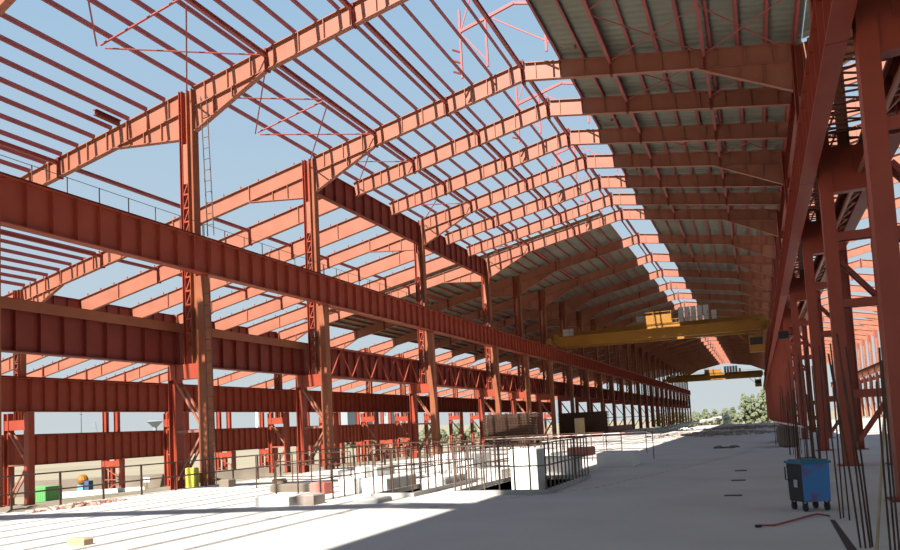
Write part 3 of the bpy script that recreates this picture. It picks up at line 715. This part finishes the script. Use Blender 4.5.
def bar(x, y, h, lx, ly, r, lab, group):
    r *= .8
    mb = MB((x, y, 0)); mb.path([(x, y, 0), (x + lx * .3, y + ly * .3, h * .4), (x + lx, y + ly, h)], r, 6)
    tag(link('starter_bar', mb.mesh('starter_bar', M['rebar']), None, (x, y, 0)), lab, 'rebar', group)
BARS = [(1.30, 16.5, 3.3, -.08, .1), (1.36, 16.6, 3.0, .03, .0), (1.43, 16.25, 3.4, -.06, .05), (1.27, 13.1, 3.0, -.2, .1), (1.33, 13.05, 3.3, -.12, .1), (1.40, 13.1, 2.7, -.16, .0), (1.44, 13.2, 3.1, -.1, .2),
        (1.60, 12.6, 2.5, .02, .0), (1.66, 12.6, 3.0, .05, .1), (1.70, 12.5, 2.8, .0, .0)]
for i, (x, y, h, lx, ly) in enumerate(BARS):
    g = 'by the blue bin' if i < 3 else ('in front of the bin' if i < 7 else 'at the frame edge past the bin'); j = i if i < 3 else (i - 3 if i < 7 else i - 7)
    bar(x, y, h, lx, ly, .02, f'tall rusty starter bar {g}, {nth(j)} of its cluster', 'starter bars near the bin')
rnd = random.Random(4); n = 0
for c, (cx, cy, m_) in enumerate(((1.35, 22.5, 6), (1.7, 27.5, 5), (1.5, 34, 6), (1.5, 41, 5), (1.5, 48, 5), (1.6, 57, 5))):
    for i in range(m_):
        bar(cx + rnd.uniform(-.3, .3), cy + rnd.uniform(-.9, .9), rnd.uniform(2.6, 4.2), rnd.uniform(-.08, .08), rnd.uniform(-.1, .1), .022, f'rusty starter bar behind the bin, {nth(i)} in the {nth(c)} cluster', 'starter bars beyond the bin')
# leaning pole and dark slots
mb = MB((1.5, 12.7, 0)); mb.cyl((1.42, 12.6, 0), (1.75, 12.9, 2.2), .022, 8); tag(link('leaning_pole', mb.mesh('leaning_pole', M['wood']), None, (1.5, 12.7, 0)), 'pale wooden pole leaning by the starter bars at the frame edge', 'pole')
for i, (x0, x1, y0, y1) in enumerate(((-1.02, -.58, 21.0, 21.3), (-1.0, -.57, 25.7, 26.1), (-1.02, -.6, 30.0, 30.5))):
    mb = MB(); mb.box(x0, x1, y0, y1, .002, .012); o = link('floor_slot_cover', mb.mesh('floor_slot_cover', M['iron'])); tag(o, f'dark slot cover set in the hall floor, {nth(i)} from the camera', 'slot cover', 'floor slot covers')
mb = MB(); mb.add([(1.1, 16.3, .006), (1.18, 16.3, .006), (1.2, 12.6, .006), (1.06, 12.6, .006)], [(0, 3, 2, 1)]); mb.add([(1.1, 16.3, .001), (1.18, 16.3, .001), (1.2, 12.6, .001), (1.06, 12.6, .001)], [(0, 1, 2, 3)])
struct('floor_joint', mb, M['iron'], 'dark open joint in the concrete floor by the starter bars')
JP = [(-12.7, 16.2), (-8.5, 18.8), (-5.0, 24.0), (-2.6, 35.0), (-.3, 47.0)]
mb = MB()
for a, b in zip(JP, JP[1:]):
    A = Vector((*a, .006)); B = Vector((*b, .006)); n = int((B - A).length / .55); d = (B - A).normalized(); s_ = Vector((-d.y, d.x, 0)) * .035
    for i in range(n):
        p = A + (B - A) * i / n; q = A + (B - A) * (i + .62) / n
        mb.add([p - s_, q - s_, q + s_, p + s_], [(0, 1, 2, 3)])
struct('floor_trail', mb, M['rubble'], 'dotted dark trail crossing the concrete floor')
mb = MB((-31.6, 29.4, zt(-31.6) + .45)); mb.ibeam((-32.4, 29.9, zt(-32.4) + .17), (-32.4, 31.65, zt(-32.4) + .17), .32, .25, .04, .04)
tag(link('stub_beam', mb.mesh('stub_beam', M['dkred']), None, (-31.6, 29.4, zt(-31.6) + .45)), 'short stub beam between purlins on the rafter beside the ladder-hung brown column', 'beam')
# equipment and materials piled along the bin-side columns
block('steel_tank', .95, 2.0, 49, 52, .05, 1.25, 'dark low tank stored against the bin-side columns', None, M['earth'], cat='tank')
block('timber_stack', 1.0, 2.0, 55, 60, .0, .9, 'dark timber stack beyond the low tank by the columns', None, M['earth'], cat='stack')
t = thing('warning_tape', (1.0, 44, 0), 'red and white tape strung past the dark tank on the bin side', 'tape')
mb = MB((1.0, 44, 0)); mb.bar((.8, 52, 1.5), (1.9, 38, 1.35), .012, .1); link('tape', mb.mesh('tape', M['tape']), t)
for x, y in ((.8, 52), (1.9, 38)): mb = MB((1, 44, 0)); mb.bar((x, y, 0), (x, y, 1.55), .035); link('post', mb.mesh('post', M['rail']), t)
# wall / low barrier beyond the columns in the side bay
mb = MB(); mb.box(38, 38.4, -10, 160, -.6, 1.1); struct('wall_side', mb, M['block'], 'pale low wall beyond the open side bay')

# ------------------------------------------------------------------ rubble and far end
def rubble(name, cx, cy, rx, ry, h, n, m, lab, seed):
    r = random.Random(seed); mb = MB((cx, cy, 0))
    for i in range(n):
        a = r.uniform(0, 6.283); q = math.sqrt(r.random()); x = cx + rx * q * math.cos(a); y = cy + ry * q * math.sin(a)
        s = (.4 if 'brick' in lab else 1) * r.uniform(.12, .4) * (1.1 - .4 * q); z = h * (1 - q) * r.uniform(.5, 1)
        mb.blob((x, y, z), s, .6, .35, (6, 4), r)
    tag(link(name, mb.mesh(name, m), None, (cx, cy, 0)), lab, 'rubble', None, 'stuff')
rubble('brick_rubble', -22.9, 20.2, .8, 2.2, .08, 90, M['brick'], 'broken brick rubble lying on the slab edge beside the railing', 1)
rubble('rubble_heap', -5, 88, 7, 10, .15, 200, M['rubble'], 'low heap of rubble across the far part of the hall floor', 2)
rubble('rubble_heap', -2, 118, 6, 12, .2, 160, M['rubble'], 'second rubble heap deeper in the hall', 3)
rubble('rubble_heap', -14, 128, 5, 12, .3, 90, M['block'], 'pale rubble strewn along the lit strip deep in the hall', 4)
rubble('slot_debris', -2.2, 51.4, .75, 1.2, -.2, 24, M['earth'], 'dark debris lying in the small floor pit', 5)
mb = MB((-24.2, 17, 0))
mb.blob((-24.2, 16, -.25), 1.5, .3, .25, (10, 6), random.Random(9)); mb.blob((-24.3, 19, -.25), 1.2, .3, .25, (10, 6), random.Random(8))
tag(link('dark_spoil', mb.mesh('dark_spoil', M['earth']), None, (-24.2, 17, 0)), 'dark spoil heaped at the slab edge by the railing', 'spoil', None, 'stuff')
# ramp of pale earth rising at the far opening, with short posts
mb = MB((-14, 168, 0)); mb.bar((-17.5, 160, .05), (-7.6, 178, 1.5), 2.2, .35)
for i in range(6):
    u = .3 + i * .12; x, y, z = -17.5 + 9.9 * u, 160 + 18 * u, .05 + 1.45 * u - .17; mb.box(x - .2, x + .2, y - .2, y + .2, -3.5, z)
struct('ramp', mb, M['block'], 'pale ramp on short posts rising past the far end of the floor').location = (-14, 168, 0)
mb = MB(); mb.box(-25.9, -25.5, 118, 165, -.9, 1.0); struct('wall_low', mb, M['dkred'], 'dark low wall at the foot of the far pit-side columns')
t = thing('storage_tank', (-6.9, 179.5, -1.5), 'green and white banded upright tank at the open far end', 'tank')
mb = MB(); mb.cyl((0, 0, 0), (0, 0, 1.2), .75, 16, mi=0); link('lower_band', mb.mesh('lower_band', M['pgreen']), t)
mb = MB(); mb.cyl((0, 0, 1.2), (0, 0, 2.3), .75, 16); link('shell', mb.mesh('shell', M['white']), t)
mb = MB(); mb.cyl((0, 0, 2.3), (0, 0, 3.1), .72, 16); link('upper_band', mb.mesh('upper_band', M['pgreen']), t)
mb = MB(); mb.cyl((0, 0, 3.1), (0, 0, 4.1), .6, 16, .3); link('cap', mb.mesh('cap', M['white']), t)
t = thing('lamp_post', (-27.5, 300, -4), 'slim lamp post outside the far opening beside the last columns', 'lamp post')
mb = MB(); mb.cyl((0, 0, 0), (0, 0, 16.5), .14, 8, .08); link('pole', mb.mesh('pole', M['grey']), t); mb = MB(); mb.box(-.5, .5, -.3, .3, 16.5, 17.0); link('lamp_head', mb.mesh('lamp_head', M['iron']), t)

# ------------------------------------------------------------------ trees
def tree(x, y, h, w, m, lab, group, seed):
    r = random.Random(seed); zb = gz(x, y); t = thing('tree', (x, y, zb), lab, 'tree', group)
    mb = MB(); mb.cyl((0, 0, -.1), (0, 0, h * .5), w * .05, 7, w * .03); link('trunk', mb.mesh('trunk', M['bark']), t)
    mb = MB()
    for i in range(46):
        a = r.uniform(0, 6.283); u = r.random(); rr = w * .5 * math.sin(math.pi * min(1, .15 + .85 * u)) * r.uniform(.4, 1)
        mb.blob((rr * math.cos(a), rr * math.sin(a), h * (.12 + .82 * u)), w * r.uniform(.11, .19), r.uniform(.8, 1.3), .45, (7, 5), r)
    link('crown', mb.mesh('crown', m), t)
rnd = random.Random(11)
for i in range(24):
    x = -46 + i * 2.3 + rnd.uniform(-.6, .6); y = 380 + (i % 2) * 9 + rnd.uniform(-3, 3)
    tall = -9 < x
    h = rnd.uniform(14, 18.5) if tall else rnd.uniform(6.5, 9.5); w = rnd.uniform(5, 6.5) if tall else rnd.uniform(4, 5.5)
    tree(x, y, h, w, M['leaf2'] if i % 3 else M['leaf'], f'{"tall" if tall else "low"} hazy green tree beyond the far opening, {nth(i)} from the pit side', 'trees beyond the far opening', 100 + i)
for i in range(26):
    x = -184 + i * 3.1 + rnd.uniform(-1, 1); y = 292 + (i % 2) * 9 + i * 1.5
    tree(x, y, rnd.uniform(6, 8.5), rnd.uniform(5.5, 7.5), M['leaf'] if i % 2 else M['leaf2'], f'low green tree beyond the outer columns, {nth(i)} in the tree line', 'tree line beyond the outer columns', 200 + i)

# ------------------------------------------------------------------ things in the field
def gpt(x, y): return (x, y, gz(x, y))
t = thing('site_container', gpt(-86.6, 70.8), 'green site container standing beyond the railing', 'container')
mb = MB(); mb.box(-2.1, 2.1, -1.1, 1.1, 0, 2.0)
for i in range(13): mb.box(-2.0 + i * .31, -1.88 + i * .31, -1.13, -1.1, .1, 1.9)
link('shell', mb.mesh('shell', M['green']), t); mb = MB(); mb.box(2.1, 2.14, -1.0, 1.0, .1, 1.9); link('door', mb.mesh('door', M['green']), t)
t = thing('concrete_mixer', gpt(-88.6, 78.8), 'yellow and blue site machine in the field beyond the railing', 'machine')
mb = MB(); mb.blob((0, 0, 2.2), .75, 1.1, .05, (12, 8)); link('drum', mb.mesh('drum', M['yellow']), t)
mb = MB(); mb.box(-.55, .55, -.5, .5, 0, 1.5); link('frame', mb.mesh('frame', mat('machine_blue', (.15, .42, .62), None, .6)), t)
mb = MB(); mb.box(.7, 1.5, -.4, .4, .2, 2.1); link('engine_cover', mb.mesh('engine_cover', mat('dark_blue', (.05, .10, .2), None, .6)), t)
mb = MB((-82, 92, -5))  # dark raised strip across the field, stands in for the shadow of a trench
for p, q in (((-106, 75), (-86.5, 88)), ((-86.5, 88), (-60, 106))):
    d = Vector((q[0] - p[0], q[1] - p[1], 0)).normalized(); n_ = Vector((-d.y, d.x, 0))
    vs = []
    for e in (p, q):
        for o_, z in ((0, -5), (.5, -2.75), (3, -2.7), (4.5, -5)): vs.append((e[0] + n_.x * o_, e[1] + n_.y * o_, z))
    mb.add(vs, [(0, 4, 5, 1), (1, 5, 6, 2), (2, 6, 7, 3), (0, 1, 2, 3), (7, 6, 5, 4)])
struct('trench_shadow_strip', mb, M['earth'], 'dark raised strip put in for a trench shadow across the field').location = (-82, 92, -5)
mb = MB((-85, 76, -5)); mb.bar((-92, 74, -4.5), (-79, 80.5, -4.3), .3, 1.0); struct('wall_field', mb, M['block'], 'pale low wall in the field').location = (-85, 76, -5)
t = thing('field_sign', gpt(-83.6, 85.6), 'small white sign on a post in the field', 'sign')
mb = MB(); mb.bar((0, 0, 0), (0, 0, 1.6), .08); link('post', mb.mesh('post', M['rail']), t); mb = MB(); mb.box(-.6, .6, -.05, .05, 1.2, 1.9); link('board', mb.mesh('board', M['white']), t)
block('yellow_panel', -27.6, -26.9, 30.9, 31.1, -.42, .75, 'yellow green panel standing at the foot of the brown column', None, M['olive'], cat='panel')
# water tower, poles and far buildings
t = thing('water_tower', gpt(-765, 800), 'pale funnel shaped water tower on the horizon', 'water tower')
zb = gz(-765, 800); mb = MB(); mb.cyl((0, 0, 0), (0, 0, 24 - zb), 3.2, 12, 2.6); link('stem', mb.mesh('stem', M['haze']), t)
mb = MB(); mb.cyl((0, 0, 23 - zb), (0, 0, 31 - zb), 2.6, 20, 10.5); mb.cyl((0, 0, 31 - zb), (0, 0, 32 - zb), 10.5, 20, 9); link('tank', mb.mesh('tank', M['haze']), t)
for i, (x, y, h, lab) in enumerate(((-338, 300, 25, 'slim pole on the field horizon beside the pylon'), (-330, 380, 14, 'slim pole beyond the brown column'), (-290, 390, 14, 'slim pole farthest along the field'))):
    t = thing('utility_pole', gpt(x, y), lab, 'pole'); mb = MB(); mb.cyl((0, 0, 0), (0, 0, h), .22, 6, .15); link('pole', mb.mesh('pole', M['iron']), t); mb = MB(); mb.bar((-1, 0, h - 1.5), (1, 0, h - 1.5), .2); link('cross_arm', mb.mesh('cross_arm', M['iron']), t)
t = thing('pylon', gpt(-656, 600), 'small lattice pylon on the field horizon', 'pylon'); H = 32
mb = MB()
for sx in (-1, 1):
    for sy in (-1, 1): mb.bar((sx * 3, sy * 3, 0), (sx * .4, sy * .4, H), .3)
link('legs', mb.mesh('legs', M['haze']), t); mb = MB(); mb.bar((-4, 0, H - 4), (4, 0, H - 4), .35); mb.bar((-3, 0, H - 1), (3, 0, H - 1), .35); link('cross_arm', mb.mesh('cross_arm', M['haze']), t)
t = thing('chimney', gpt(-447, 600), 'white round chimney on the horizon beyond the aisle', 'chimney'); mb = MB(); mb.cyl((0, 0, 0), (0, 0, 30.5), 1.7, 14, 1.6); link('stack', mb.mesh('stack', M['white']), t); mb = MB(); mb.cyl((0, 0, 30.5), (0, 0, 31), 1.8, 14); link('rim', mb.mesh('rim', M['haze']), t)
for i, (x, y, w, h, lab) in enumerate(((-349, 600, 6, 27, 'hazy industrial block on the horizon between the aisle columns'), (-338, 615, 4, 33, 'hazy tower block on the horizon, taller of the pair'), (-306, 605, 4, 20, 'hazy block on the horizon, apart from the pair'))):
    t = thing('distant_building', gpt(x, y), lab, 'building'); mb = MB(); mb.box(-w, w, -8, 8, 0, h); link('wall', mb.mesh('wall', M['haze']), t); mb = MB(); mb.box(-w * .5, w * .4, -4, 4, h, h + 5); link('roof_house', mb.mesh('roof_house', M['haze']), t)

# ------------------------------------------------------------------ light
W = bpy.data.worlds.new('World'); S.world = W; W.use_nodes = True; nt = W.node_tree; bg = nt.nodes['Background']
tc = nt.nodes.new('ShaderNodeTexCoord'); sp = nt.nodes.new('ShaderNodeSeparateXYZ'); rp = nt.nodes.new('ShaderNodeValToRGB')
nt.links.new(tc.outputs['Generated'], sp.inputs[0]); nt.links.new(sp.outputs['Z'], rp.inputs['Fac']); nt.links.new(rp.outputs['Color'], bg.inputs['Color'])
e = rp.color_ramp.elements; e[0].position = 0.; e[0].color = (.60, .66, .68, 1); e[1].position = 1.; e[1].color = (.16, .33, .62, 1)
for p, c in ((.06, (.58, .655, .69)), (.2, (.50, .625, .725)), (.5, (.36, .545, .74))):
    q = e.new(p); q.color = (*c, 1)
bg.inputs['Strength'].default_value = 1.0
sl = bpy.data.lights.new('sun', 'SUN'); sl.energy = 12.5; sl.angle = math.radians(.53); sl.color = (1, .95, .87)
so = bpy.data.objects.new('sun', sl); COL.objects.link(so); so.location = (0, -20, 60)
so.rotation_euler = Vector((.085, 1.0, -1)).to_track_quat('-Z', 'Y').to_euler()

# ------------------------------------------------------------------ camera
f, cy, yaw, pit, rol, h = 751.9, 371.07, math.radians(22.165), math.radians(4.32), math.radians(2.856), 2.13
F = Vector((-math.sin(yaw) * math.cos(pit), math.cos(yaw) * math.cos(pit), math.sin(pit)))
R0 = Vector((math.cos(yaw), math.sin(yaw), 0)); U0 = R0.cross(F)
R = math.cos(rol) * R0 - math.sin(rol) * U0; U = math.sin(rol) * R0 + math.cos(rol) * U0
cd = bpy.data.cameras.new('camera'); cam = bpy.data.objects.new('camera', cd); COL.objects.link(cam)
cd.sensor_fit = 'HORIZONTAL'; cd.sensor_width = 36; cd.lens = f / 900 * 36; cd.shift_y = (cy - 275) / 900; cd.clip_end = 6000
mx = Matrix((R, U, -F)).transposed().to_4x4(); mx.translation = Vector((0, 0, h)); cam.matrix_world = mx
S.camera = cam
S.view_settings.view_transform = 'Standard'; S.view_settings.look = 'None'; S.view_settings.gamma = 1; S.view_settings.exposure = 0; S.view_settings.use_curve_mapping = False
